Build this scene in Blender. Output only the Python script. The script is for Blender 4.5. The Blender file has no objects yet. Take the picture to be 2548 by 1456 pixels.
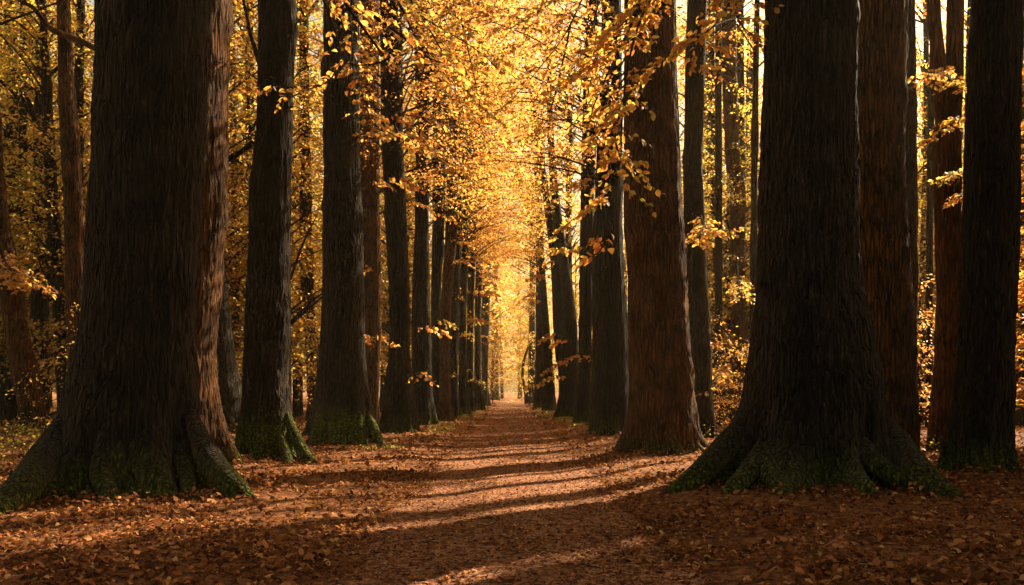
import bpy, math
import numpy as np
from mathutils import Vector

# ------------------------------------------------------------------ basics
S = bpy.context.scene
C = S.collection
W = bpy.data.worlds.new("World"); S.world = W; W.use_nodes = True
PI = math.pi
F, HY, CX, CAMH = 2140.0, 973.0, 1272.0, 1.4      # focal length and horizon in photo pixels (2548 wide)

def P(x, y, d):
    return np.array([(x - CX) / F * d, d, CAMH + (HY - y) / F * d])

def sstep(a, b, x):
    t = np.clip((np.asarray(x, float) - a) / (b - a), 0, 1)
    return t * t * (3 - 2 * t)

def ground_z(x, y):
    x = np.asarray(x, float); y = np.asarray(y, float)
    w = 0.16 * np.sin(y * 0.37 + 0.6) + 0.10 * np.sin(y * 0.93 + 1.9)
    bank = 0.10 * sstep(1.25, 2.5, np.abs(x + w * 0.6))
    rel = 0.018 * np.sin(1.3 * x + 0.8 * y) * np.sin(0.9 * y - 0.5 * x) + 0.012 * np.sin(3.1 * x + 1.2) * np.sin(2.3 * y)
    off = sstep(1.0, 2.6, np.abs(x))
    far = 0.25 * sstep(7, 14, np.abs(x)) * np.sin(0.21 * x + 0.17 * y) * 0.6
    rut = -0.02 * np.exp(-((np.abs(x) - 0.75) / 0.3) ** 2)
    return bank + rel * (0.35 + 0.9 * off) + far + rut

# ------------------------------------------------------------------ mesh helpers
def make_mesh(name, verts, groups, mats, smooth=True, tone=None):
    """groups: list of (faces (M,k) int array, material index)."""
    me = bpy.data.meshes.new(name)
    verts = np.ascontiguousarray(verts, dtype=np.float32)
    me.vertices.add(len(verts)); me.vertices.foreach_set('co', verts.ravel())
    loops = np.concatenate([np.asarray(f, dtype=np.int32).ravel() for f, _ in groups])
    tot = np.concatenate([np.full(len(f), np.asarray(f).shape[1], dtype=np.int32) for f, _ in groups])
    mi = np.concatenate([np.full(len(f), m, dtype=np.int32) for f, m in groups])
    start = np.concatenate([[0], np.cumsum(tot)[:-1]]).astype(np.int32)
    me.loops.add(len(loops)); me.loops.foreach_set('vertex_index', loops)
    me.polygons.add(len(tot)); me.polygons.foreach_set('loop_start', start)
    me.polygons.foreach_set('material_index', mi)
    me.polygons.foreach_set('use_smooth', np.full(len(tot), smooth, dtype=bool))
    if tone is not None:
        a = me.attributes.new('tone', 'FLOAT', 'POINT')
        a.data.foreach_set('value', np.ascontiguousarray(tone, dtype=np.float32))
    for m in mats: me.materials.append(m)
    me.update(calc_edges=True)
    return me

def link(name, me, parent=None):
    o = bpy.data.objects.new(name, me); C.objects.link(o)
    if parent is not None: o.parent = parent
    return o

def thing(name, label, cat, loc, group=None):
    o = bpy.data.objects.new(name, None); C.objects.link(o)
    o.empty_display_size = 0.3
    o.location = [float(v) for v in loc]
    o['label'] = label; o['category'] = cat
    if group: o['group'] = group
    return o

class Geo:
    """collects tubes and leaves for one mesh"""
    def __init__(s): s.v = []; s.g = []; s.t = []; s.n = 0
    def add(s, v, groups, tone):
        s.v.append(v); s.t.append(np.broadcast_to(np.asarray(tone, float), (len(v),)))
        for f, m in groups: s.g.append((np.asarray(f) + s.n, m))
        s.n += len(v)
    def build(s, name, mats, smooth=True):
        return make_mesh(name, np.concatenate(s.v), s.g, mats, smooth, np.concatenate(s.t))

def tube(pts, rad, n=6):
    pts = np.asarray(pts, float); rad = np.asarray(rad, float)
    k = len(pts)
    tan = np.gradient(pts, axis=0); tan /= np.linalg.norm(tan, axis=1)[:, None] + 1e-9
    ref = np.array([0.31, 0.17, 0.93]) if abs(tan[:, 2]).mean() < 0.8 else np.array([1.0, 0.2, 0.1])
    a = np.cross(tan, ref); a /= np.linalg.norm(a, axis=1)[:, None] + 1e-9
    b = np.cross(tan, a)
    th = np.arange(n) / n * 2 * PI
    v = pts[:, None, :] + rad[:, None, None] * (a[:, None, :] * np.cos(th)[None, :, None] + b[:, None, :] * np.sin(th)[None, :, None])
    i = np.arange(k - 1)[:, None] * n; j = np.arange(n)[None, :]; j2 = (j + 1) % n
    f = np.stack([i + j, i + j2, i + n + j2, i + n + j], -1).reshape(-1, 4)
    return v.reshape(-1, 3), f

def smooth_path(pts, m=14):
    """Catmull-Rom through pts"""
    p = np.asarray(pts, float)
    p = np.vstack([2 * p[0] - p[1], p, 2 * p[-1] - p[-2]])
    out = []
    for i in range(1, len(p) - 2):
        t = np.linspace(0, 1, m, endpoint=False)[:, None]
        a, b, c, d = p[i - 1], p[i], p[i + 1], p[i + 2]
        out.append(0.5 * (2 * b + (c - a) * t + (2 * a - 5 * b + 4 * c - d) * t ** 2 + (-a + 3 * b - 3 * c + d) * t ** 3))
    out.append(p[-2][None])
    return np.vstack(out)

# leaf templates: u along, v across, w up
LEAF_FINE_V = np.array([[0, 0, 0], [.13, .17, .03], [.13, -.17, .03], [.40, .33, .07], [.40, -.33, .07], [.70, .25, .05], [.70, -.25, .05],
                        [1, 0, -.10], [.13, 0, 0], [.40, 0, .005], [.70, 0, -.03]])
LEAF_FINE_T = np.array([[0, 8, 1], [0, 2, 8], [5, 10, 7], [10, 6, 7]])
LEAF_FINE_Q = np.array([[8, 9, 3, 1], [2, 4, 9, 8], [9, 10, 5, 3], [4, 6, 10, 9]])
LEAF_MID_V = np.array([[0, 0, 0], [.38, .31, .07], [.38, -.31, .07], [.75, .2, .02], [.75, -.2, .02], [1, 0, -.08], [.5, 0, -.01]])
LEAF_MID_T = np.array([[0, 6, 1], [0, 2, 6], [1, 6, 3], [6, 2, 4], [3, 6, 5], [6, 4, 5]])
LEAF_LOW_V = np.array([[0, 0, 0], [.45, .33, .06], [1, 0, -.05], [.45, -.33, .06]])
LEAF_LOW_Q = np.array([[0, 3, 2, 1]])

def leaf_frames(rng, yaw, pitch, roll):
    d = np.stack([np.cos(yaw) * np.cos(pitch), np.sin(yaw) * np.cos(pitch), np.sin(pitch)], -1)
    s = np.stack([-np.sin(yaw), np.cos(yaw), np.zeros_like(yaw)], -1)
    n = np.cross(d, s)
    c, si = np.cos(roll)[:, None], np.sin(roll)[:, None]
    return d, s * c + n * si, n * c - s * si

def add_leaves(geo, rng, pos, yaw, pitch, roll, size, kind, mat, curl=None):
    d, s, n = leaf_frames(rng, yaw, pitch, roll)
    T = {'fine': LEAF_FINE_V, 'mid': LEAF_MID_V, 'low': LEAF_LOW_V}[kind]
    w = T[None, :, 2] * (1 if curl is None else curl[:, None])
    if curl is not None:
        w = w - 0.22 * curl[:, None] * (T[None, :, 0] - .5) ** 2 * np.sign(curl[:, None]) * 1.5
    wid = rng.uniform(.82, 1.15, len(pos))[:, None]
    v = pos[:, None, :] + size[:, None, None] * (T[None, :, 0, None] * d[:, None] + (T[None, :, 1] * wid)[..., None] * s[:, None] + w[..., None] * n[:, None])
    k = len(T); N = len(pos)
    base = (np.arange(N) * k)[:, None, None]
    tone = np.repeat(rng.random(N), k)
    if kind == 'fine':
        gs = [((base + LEAF_FINE_T[None]).reshape(-1, 3), mat), ((base + LEAF_FINE_Q[None]).reshape(-1, 4), mat)]
    elif kind == 'mid':
        gs = [((base + LEAF_MID_T[None]).reshape(-1, 3), mat)]
    else:
        gs = [((base + LEAF_LOW_Q[None]).reshape(-1, 4), mat)]
    geo.add(v.reshape(-1, 3), gs, tone)

def sprays(geo, rng, cen, out, rad, per, size, kind, mat, flat=.10, droop=.22):
    """flat fans of leaves, the way beech twigs carry them"""
    N = len(cen)
    a = rng.uniform(0, 2 * PI, (N, per)); r = np.sqrt(rng.random((N, per)))
    lx = r * np.cos(a) * rad[:, None]; ly = r * np.sin(a) * rad[:, None] * .55
    co, so = np.cos(out)[:, None], np.sin(out)[:, None]
    tilt = rng.normal(-.10, .22, N)[:, None]; side = rng.normal(0, .20, N)[:, None]
    x = co * lx - so * ly; y = so * lx + co * ly
    z = tilt * lx + side * ly - droop * (lx ** 2 + ly ** 2) / (rad[:, None] + .01) + rng.normal(0, flat, (N, per)) * rad[:, None]
    pos = cen[:, None, :] + np.stack([x, y, z], -1)
    yaw = out[:, None] + rng.normal(0, .75, (N, per))
    pitch = rng.normal(-.32, .42, (N, per)); roll = rng.normal(0, .55, (N, per))
    sz = size * rng.uniform(.65, 1.25, (N, per))
    add_leaves(geo, rng, pos.reshape(-1, 3), yaw.ravel(), pitch.ravel(), roll.ravel(), sz.ravel(), kind, mat)

# ------------------------------------------------------------------ materials
def nodes(name):
    m = bpy.data.materials.new(name); m.use_nodes = True
    nt = m.node_tree; nt.nodes.clear()
    out = nt.nodes.new('ShaderNodeOutputMaterial')
    def N(t, **k):
        n = nt.nodes.new(t)
        for a, b in k.items():
            if a in n.inputs.keys(): n.inputs[a].default_value = b
            else: setattr(n, a, b)
        return n
    return m, nt, out, N, nt.links.new

def ramp(N, stops):
    r = N('ShaderNodeValToRGB')
    el = r.color_ramp.elements
    while len(el) < len(stops): el.new(0.5)
    for e, (p, c) in zip(el, stops): e.position = p; e.color = (*c, 1)
    return r

def bark_mat(name, dark, mid, light, moss=0.0, moss_h=1.0, scale=1.0, mlo=.92, mhi=1.42):
    m, nt, out, N, L = nodes(name)
    tc = N('ShaderNodeTexCoord')
    wob = N('ShaderNodeTexNoise', Scale=3.5, Detail=3); L(tc.outputs['Object'], wob.inputs['Vector'])
    wm = N('ShaderNodeVectorMath', operation='MULTIPLY_ADD'); wm.inputs[1].default_value = (.04, .04, .25); L(wob.outputs['Color'], wm.inputs[0]); L(tc.outputs['Object'], wm.inputs[2])
    mp = N('ShaderNodeMapping'); mp.inputs['Scale'].default_value = (1, 1, .12); L(wm.outputs[0], mp.inputs['Vector'])
    n1 = N('ShaderNodeTexNoise', Scale=30 * scale, Detail=7, Roughness=.68, Distortion=.25); L(mp.outputs[0], n1.inputs['Vector'])
    mp2 = N('ShaderNodeMapping'); mp2.inputs['Scale'].default_value = (1, 1, .09); L(wm.outputs[0], mp2.inputs['Vector'])
    vo = N('ShaderNodeTexVoronoi', Scale=15 * scale); vo.feature = 'DISTANCE_TO_EDGE'; L(mp2.outputs[0], vo.inputs['Vector'])
    big = N('ShaderNodeTexNoise', Scale=1.7, Detail=4, Roughness=.6); L(tc.outputs['Object'], big.inputs['Vector'])
    r1 = ramp(N, [(.32, dark), (.58, mid), (.86, light)]); L(n1.outputs['Fac'], r1.inputs['Fac'])
    crk = N('ShaderNodeMapRange'); crk.inputs['From Max'].default_value = .16; crk.inputs['To Min'].default_value = .30; L(vo.outputs['Distance'], crk.inputs['Value'])
    mul = N('ShaderNodeMixRGB', blend_type='MULTIPLY'); mul.inputs['Fac'].default_value = 1; L(r1.outputs[0], mul.inputs['Color1']); L(crk.outputs[0], mul.inputs['Color2'])
    rb = ramp(N, [(.36, (.42, .42, .44)), (.5, (.95, .93, .9)), (.66, (1.5, 1.38, 1.25))]); L(big.outputs['Fac'], rb.inputs['Fac'])
    mul2 = N('ShaderNodeMixRGB', blend_type='MULTIPLY'); mul2.inputs['Fac'].default_value = 1; L(mul.outputs[0], mul2.inputs['Color1']); L(rb.outputs[0], mul2.inputs['Color2'])
    ln = N('ShaderNodeTexNoise', Scale=4.5, Detail=9, Roughness=.8, Distortion=.4); L(tc.outputs['Object'], ln.inputs['Vector'])
    lf = N('ShaderNodeMapRange'); lf.inputs['From Min'].default_value = .60; lf.inputs['From Max'].default_value = .72; lf.inputs['To Max'].default_value = .55; L(ln.outputs['Fac'], lf.inputs['Value'])
    lx = N('ShaderNodeMixRGB'); lx.inputs['Color2'].default_value = (*[q * 2.2 + .006 for q in mid], 1); L(lf.outputs[0], lx.inputs['Fac']); L(mul2.outputs[0], lx.inputs['Color1'])
    col = lx.outputs[0]
    if moss > 0:
        sx = N('ShaderNodeSeparateXYZ'); L(tc.outputs['Object'], sx.inputs[0])
        mn = N('ShaderNodeTexNoise', Scale=1.6, Detail=9, Roughness=.78, Distortion=.8); L(tc.outputs['Object'], mn.inputs['Vector'])
        h = N('ShaderNodeMapRange'); h.inputs['From Min'].default_value = moss_h; h.inputs['From Max'].default_value = 0.0; L(sx.outputs['Z'], h.inputs['Value'])
        ad = N('ShaderNodeMath', operation='ADD'); L(h.outputs[0], ad.inputs[0]); L(mn.outputs['Fac'], ad.inputs[1])
        sb = N('ShaderNodeMapRange'); sb.inputs['From Min'].default_value = mlo; sb.inputs['From Max'].default_value = mhi; sb.inputs['To Max'].default_value = moss; L(ad.outputs[0], sb.inputs['Value'])
        mt = N('ShaderNodeTexNoise', Scale=24, Detail=5); L(tc.outputs['Object'], mt.inputs['Vector'])
        mr = ramp(N, [(.36, (.006, .007, .001)), (.54, (.050, .060, .003)), (.74, (.30, .32, .015))]); L(mt.outputs['Fac'], mr.inputs['Fac'])
        mx = N('ShaderNodeMixRGB'); L(sb.outputs[0], mx.inputs['Fac']); L(col, mx.inputs['Color1']); L(mr.outputs[0], mx.inputs['Color2'])
        col = mx.outputs[0]
    b1 = N('ShaderNodeBump', Strength=1.0, Distance=.05); L(n1.outputs['Fac'], b1.inputs['Height'])
    b2 = N('ShaderNodeBump', Strength=1.0, Distance=.05); L(crk.outputs[0], b2.inputs['Height']); L(b1.outputs[0], b2.inputs['Normal'])
    p = N('ShaderNodeBsdfPrincipled', Roughness=.9); p.inputs['Specular IOR Level'].default_value = .06; p.inputs['Sheen Weight'].default_value = .18; p.inputs['Sheen Roughness'].default_value = .22; p.inputs['Sheen Tint'].default_value = (1, .66, .42, 1)
    L(col, p.inputs['Base Color']); L(b2.outputs[0], p.inputs['Normal']); L(p.outputs[0], out.inputs['Surface'])
    return m

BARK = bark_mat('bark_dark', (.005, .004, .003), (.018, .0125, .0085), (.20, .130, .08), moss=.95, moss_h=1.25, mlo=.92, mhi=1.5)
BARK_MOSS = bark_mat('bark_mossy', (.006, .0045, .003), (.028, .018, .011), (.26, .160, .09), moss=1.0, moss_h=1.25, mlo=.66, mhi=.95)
BARK_RED = bark_mat('bark_russet', (.028, .012, .004), (.125, .052, .016), (.24, .125, .05), moss=.75, moss_h=.75)  # russet bark, its colour warmed further to paint the orange bounce off lit leaves
BARK_FAR = bark_mat('bark_plain', (.010, .0075, .0055), (.036, .025, .016), (.20, .130, .08), moss=.5, moss_h=.6)
TWIG = bark_mat('twig_bark', (.018, .012, .008), (.04, .028, .018), (.08, .055, .035), scale=2)

def leaf_mat(name, stops_r, stops_t, gain=1.0, trans=.62, objvar=.0, rough=.42, spec=.6):
    m, nt, out, N, L = nodes(name)
    at = N('ShaderNodeAttribute'); at.attribute_name = 'tone'
    fac = at.outputs['Fac']
    if objvar:
        oi = N('ShaderNodeObjectInfo')
        mr = N('ShaderNodeMapRange'); mr.inputs['To Min'].default_value = -objvar; mr.inputs['To Max'].default_value = objvar; L(oi.outputs['Random'], mr.inputs['Value'])
        ad = N('ShaderNodeMath', operation='ADD', use_clamp=True); L(fac, ad.inputs[0]); L(mr.outputs[0], ad.inputs[1]); fac = ad.outputs[0]
    rr = ramp(N, stops_r); rt = ramp(N, stops_t); L(fac, rr.inputs['Fac']); L(fac, rt.inputs['Fac'])
    p = N('ShaderNodeBsdfPrincipled', Roughness=rough); p.inputs['Specular IOR Level'].default_value = spec; L(rr.outputs[0], p.inputs['Base Color'])
    t = N('ShaderNodeBsdfTranslucent'); L(rt.outputs[0], t.inputs['Color'])
    mx = N('ShaderNodeMixShader'); mx.inputs['Fac'].default_value = trans; L(p.outputs[0], mx.inputs[1]); L(t.outputs[0], mx.inputs[2])
    L(mx.outputs[0], out.inputs['Surface'])
    return m

LEAF = leaf_mat('autumn_leaf',
    [(0, (.22, .14, .03)), (.25, (.34, .16, .035)), (.6, (.38, .16, .028)), (.85, (.30, .095, .020)), (1, (.18, .055, .014))],
    [(0, (.52, .40, .06)), (.2, (.88, .54, .10)), (.55, (.93, .47, .085)), (.82, (.86, .33, .055)), (1, (.48, .16, .03))], objvar=.30)
LEAF_WOOD_SHADED = leaf_mat('wood_leaf_shaded',  # olive leaves of the woods, coloured darker so the gaps look shaded
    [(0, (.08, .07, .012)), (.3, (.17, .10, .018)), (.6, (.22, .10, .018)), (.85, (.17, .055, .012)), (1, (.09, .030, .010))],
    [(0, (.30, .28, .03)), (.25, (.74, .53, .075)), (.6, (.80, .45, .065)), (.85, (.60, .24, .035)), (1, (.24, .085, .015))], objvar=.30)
LITTER = leaf_mat('dry_leaf',
    [(0, (.040, .012, .006)), (.4, (.125, .036, .013)), (.72, (.24, .075, .023)), (.93, (.38, .145, .046)), (1, (.50, .26, .095))],
    [(0, (.08, .03, .01)), (.5, (.35, .13, .03)), (1, (.5, .25, .06))], trans=.18, rough=.8, spec=.06)
GREEN = leaf_mat('low_plant_leaf',
    [(0, (.05, .045, .010)), (.6, (.12, .08, .018)), (1, (.25, .14, .03))],
    [(0, (.22, .22, .03)), (.6, (.42, .32, .04)), (1, (.6, .38, .05))])

def ground_mat(name, stops, scale, bump):
    m, nt, out, N, L = nodes(name)
    tc = N('ShaderNodeTexCoord')
    vo = N('ShaderNodeTexVoronoi', Scale=scale, Randomness=1); L(tc.outputs['Object'], vo.inputs['Vector'])
    n1 = N('ShaderNodeTexNoise', Scale=scale * .8, Detail=8, Roughness=.75); L(tc.outputs['Object'], n1.inputs['Vector'])
    n2 = N('ShaderNodeTexNoise', Scale=.9, Detail=5, Roughness=.6); L(tc.outputs['Object'], n2.inputs['Vector'])
    sp = N('ShaderNodeSeparateColor'); L(vo.outputs['Color'], sp.inputs[0])
    a = N('ShaderNodeMath', operation='MULTIPLY'); a.inputs[1].default_value = .45; L(sp.outputs[0], a.inputs[0])
    b = N('ShaderNodeMath', operation='MULTIPLY_ADD'); b.inputs[1].default_value = .75; L(n1.outputs['Fac'], b.inputs[0]); L(a.outputs[0], b.inputs[2])
    r = ramp(N, stops); L(b.outputs[0], r.inputs['Fac'])
    r2 = ramp(N, [(.3, (.72, .68, .66)), (.7, (1.2, 1.15, 1.1))]); L(n2.outputs['Fac'], r2.inputs['Fac'])
    mu = N('ShaderNodeMixRGB', blend_type='MULTIPLY'); mu.inputs['Fac'].default_value = 1; L(r.outputs[0], mu.inputs['Color1']); L(r2.outputs[0], mu.inputs['Color2'])
    bp = N('ShaderNodeBump', Strength=1.0, Distance=bump); L(b.outputs[0], bp.inputs['Height'])
    p = N('ShaderNodeBsdfPrincipled', Roughness=.9); p.inputs['Specular IOR Level'].default_value = .05
    L(mu.outputs[0], p.inputs['Base Color']); L(bp.outputs[0], p.inputs['Normal']); L(p.outputs[0], out.inputs['Surface'])
    return m
GROUND = ground_mat('leaf_mould', [(.2, (.045, .018, .009)), (.5, (.14, .055, .022)), (.8, (.28, .12, .045))], 16, .05)
PATHM = ground_mat('trodden_path', [(.2, (.050, .019, .010)), (.5, (.17, .070, .036)), (.8, (.38, .18, .09))], 26, .05)

# ------------------------------------------------------------------ ground and path
def grid(xs, ys, zf):
    X, Y = np.meshgrid(xs, ys); Z = zf(X, Y)
    v = np.stack([X, Y, Z], -1).reshape(-1, 3); n = len(xs)
    i = (np.arange(len(ys) - 1)[:, None] * n + np.arange(n - 1)[None, :]).ravel()
    return v, np.stack([i, i + 1, i + n + 1, i + n], -1)

ys = np.concatenate([np.arange(-12, 4, 1.0), np.arange(4, 40, .2), np.arange(40, 90, .6), np.arange(90, 240, 3), np.array([260, 320, 420, 600, 900])])
inner = np.arange(-9, 9.01, .2)
xs = np.concatenate([np.array([-700, -400, -220, -140]), np.arange(-100, -40, 6), np.arange(-40, -9, .8), inner, np.arange(9.8, 40, .8), np.arange(40, 101, 6), np.array([140, 220, 400, 700])])
def gz_low(x, y): return ground_z(x, y) - 0.03 * (1 - sstep(1.15, 1.5, np.abs(x))) - 0.0
v, f = grid(xs, ys, gz_low)
g = link('ground', make_mesh('ground', v, [(f, 0)], [GROUND])); g['kind'] = 'structure'
ypath = np.concatenate([np.arange(-4, 40, .15), np.arange(40, 150, .5), np.arange(150, 175, 2)])
us = np.linspace(-1, 1, 25)
rp = np.random.default_rng(3)
def edge(y, s): return 1.42 + .10 * np.sin(y * .8 + s) + .07 * np.sin(y * 2.3 + 2 * s) + .05 * np.sin(y * 5.1 + s * 3)
X = np.where(us[None, :] < 0, us[None, :] * edge(ypath, 0.4)[:, None], us[None, :] * edge(ypath, 2.1)[:, None])
Y = np.repeat(ypath[:, None], 25, 1)
Zp = ground_z(X, Y) + .005 - .035 * sstep(.86, 1, np.abs(us))[None, :]
n = 25
i = (np.arange(len(ypath) - 1)[:, None] * n + np.arange(n - 1)[None, :]).ravel()
pth = link('path', make_mesh('path', np.stack([X, Y, Zp], -1).reshape(-1, 3), [(np.stack([i, i + 1, i + n + 1, i + n], -1), 0)], [PATHM])); pth['kind'] = 'structure'

# fallen leaves
rng = np.random.default_rng(11)
geo = Geo()
def litter(y0, y1, dens, size, kind, path_keep, half):
    A = (y1 - y0) * 2 * half; N = int(A * dens)
    x = rng.uniform(-half, half, N); y = rng.uniform(y0, y1, N)
    ax = np.abs(x) + .12 * np.sin(y * 1.7) + rng.normal(0, .18, N)
    keep = rng.random(N) < np.where(ax < 1.35, path_keep, 1.0) * (.75 + .25 * np.sin(x * 1.1 + y * .7))
    cl = np.sin(2.1 * x + 1.3 * np.sin(1.7 * y)) * np.sin(1.9 * y + 1.1 * np.sin(2.3 * x)); keep &= rng.random(N) < .72 + .4 * cl
    keep &= np.abs(x) < .68 * y + 1.5
    x, y = x[keep], y[keep]; M = len(x)
    on = np.abs(x) < 1.35
    pos = np.stack([x, y, ground_z(x, y) + (rng.uniform(.004, .035, M) + .022 * np.clip(np.sin(2.1 * x + 1.3 * np.sin(1.7 * y)) * np.sin(1.9 * y + 1.1 * np.sin(2.3 * x)), 0, 1)) * np.where(on, .35, 1)], -1)
    sz = size * np.clip(rng.lognormal(-.1, .32, M), .35, 1.8) * np.where(on, .85, 1)
    tl = np.where(on, .10, .36)
    add_leaves(geo, rng, pos, rng.uniform(0, 2 * PI, M), rng.normal(.05, 1, M) * tl, rng.normal(0, 1, M) * tl, sz, kind, 0, curl=rng.uniform(-1.5, 3.0, M))
litter(4.2, 9, 640, .064, 'fine', .62, 7.5)
litter(9, 14, 400, .07, 'mid', .48, 11)
litter(14, 24, 170, .082, 'mid', .32, 16)
litter(24, 45, 40, .12, 'low', .18, 22)
litter(45, 90, 9, .20, 'low', .15, 26)
def chips(y0, y1, dens, size):
    N = int((y1 - y0) * 3.0 * dens); x = rng.uniform(-1.6, 1.6, N); y = rng.uniform(y0, y1, N)
    pos = np.stack([x, y, ground_z(x, y) + rng.uniform(.003, .02, N)], -1)
    add_leaves(geo, rng, pos, rng.uniform(0, 2 * PI, N), rng.normal(.05, .3, N), rng.normal(0, .35, N), size * rng.uniform(.4, 1.4, N), 'low', 0)
chips(4.2, 9, 520, .038); chips(9, 16, 300, .04); chips(16, 30, 160, .06); chips(30, 70, 40, .09)
for (bx_, by_, br_, bn_) in ((-4.9, 11.5, 1.75, 900), (4.4, 12.3, 1.9, 900), (-4.7, 16.6, .95, 350), (3.2, 18.6, 1.05, 350), (7.86, 14.0, .85, 350), (6.4, 15.4, .9, 200), (-4.2, 21.5, .9, 250), (-5.6, 15.2, 1.0, 250)):
    a = rng.uniform(0, 2 * PI, bn_); q = br_ * (.82 + np.abs(rng.normal(0, .22, bn_))); x = bx_ + q * np.cos(a); y = by_ + q * np.sin(a)
    h = .16 * np.clip(1.25 - q / br_, 0, .5) / .5
    add_leaves(geo, rng, np.stack([x, y, ground_z(x, y) + .02 + h * rng.random(bn_)], -1), rng.uniform(0, 2 * PI, bn_), rng.normal(.1, .5, bn_), rng.normal(0, .5, bn_), .075 * rng.uniform(.6, 1.25, bn_), 'fine', 0, curl=rng.uniform(-1.5, 3, bn_))
fl = link('fallen_leaves', geo.build('fallen_leaves', [LITTER], smooth=True)); fl['kind'] = 'stuff'
fl['label'] = 'brown and copper beech leaves lying all over the ground'

# low green plants along the verges
geo = Geo()
def tufts(cx, cy, sx, sy, N, size, h):
    x = rng.normal(cx, sx, N); y = rng.normal(cy, sy, N)
    k = 9
    c = np.stack([x, y, ground_z(x, y)], -1)
    pos = c[:, None, :] + np.stack([rng.normal(0, .09, (N, k)), rng.normal(0, .09, (N, k)), rng.uniform(.02, h, (N, k))], -1)
    M = N * k
    add_leaves(geo, rng, pos.reshape(-1, 3), rng.uniform(0, 2 * PI, M), rng.normal(.1, .5, M), rng.normal(0, .4, M), size * rng.uniform(.6, 1.3, M), 'low', 0)
tufts(-9.0, 15.5, 1.4, 2.2, 200, .05, .20)
tufts(-11, 22, 2.0, 3.0, 420, .08, .35)
tufts(-2.9, 19.5, .3, .6, 25, .05, .08)
tufts(-2.4, 29, .3, 2.5, 50, .06, .10)
tufts(-2.2, 47, .3, 6, 110, .08, .12)
tufts(2.4, 38, .3, 5, 130, .08, .12)
tufts(2.1, 52, .3, 6, 130, .08, .12)
tufts(7.2, 19.5, .9, 1.5, 240, .07, .45)
gp = link('ground_cover', geo.build('ground_cover', [GREEN])); gp['kind'] = 'stuff'
gp['label'] = 'low yellow green plants growing along the verges and between the trunks'

# ------------------------------------------------------------------ trunks
def ridge(rng, th, z, amp, freqs, drift):
    out = np.zeros(np.broadcast(th, z).shape)
    for k in freqs:
        ph = rng.uniform(0, 2 * PI); w = rng.uniform(-1, 1) * drift; q = rng.uniform(.3, 1.4); p2 = rng.uniform(0, 6)
        out = out + np.abs(np.sin(.5 * (k * th + ph + w * np.sin(q * z + p2) * 2.2))) * rng.uniform(.5, 1)
    return amp * (out / len(freqs) - .5)

def vnoise(r, u, v, nu):
    """value noise on a cylinder: u in 0..1 wraps with nu cells, v counts cells upward"""
    tab = r.random((nu, 257)); a = u * nu; b = v + 40.0
    i, j = np.floor(a).astype(int), np.floor(b).astype(int); fa, fb = a - i, b - j
    fa = fa * fa * (3 - 2 * fa); fb = fb * fb * (3 - 2 * fb); i0, i1, j0, j1 = i % nu, (i + 1) % nu, j % 257, (j + 1) % 257
    return (tab[i0, j0] * (1 - fa) + tab[i1, j0] * fa) * (1 - fb) + (tab[i0, j1] * (1 - fa) + tab[i1, j1] * fa) * fb

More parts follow.
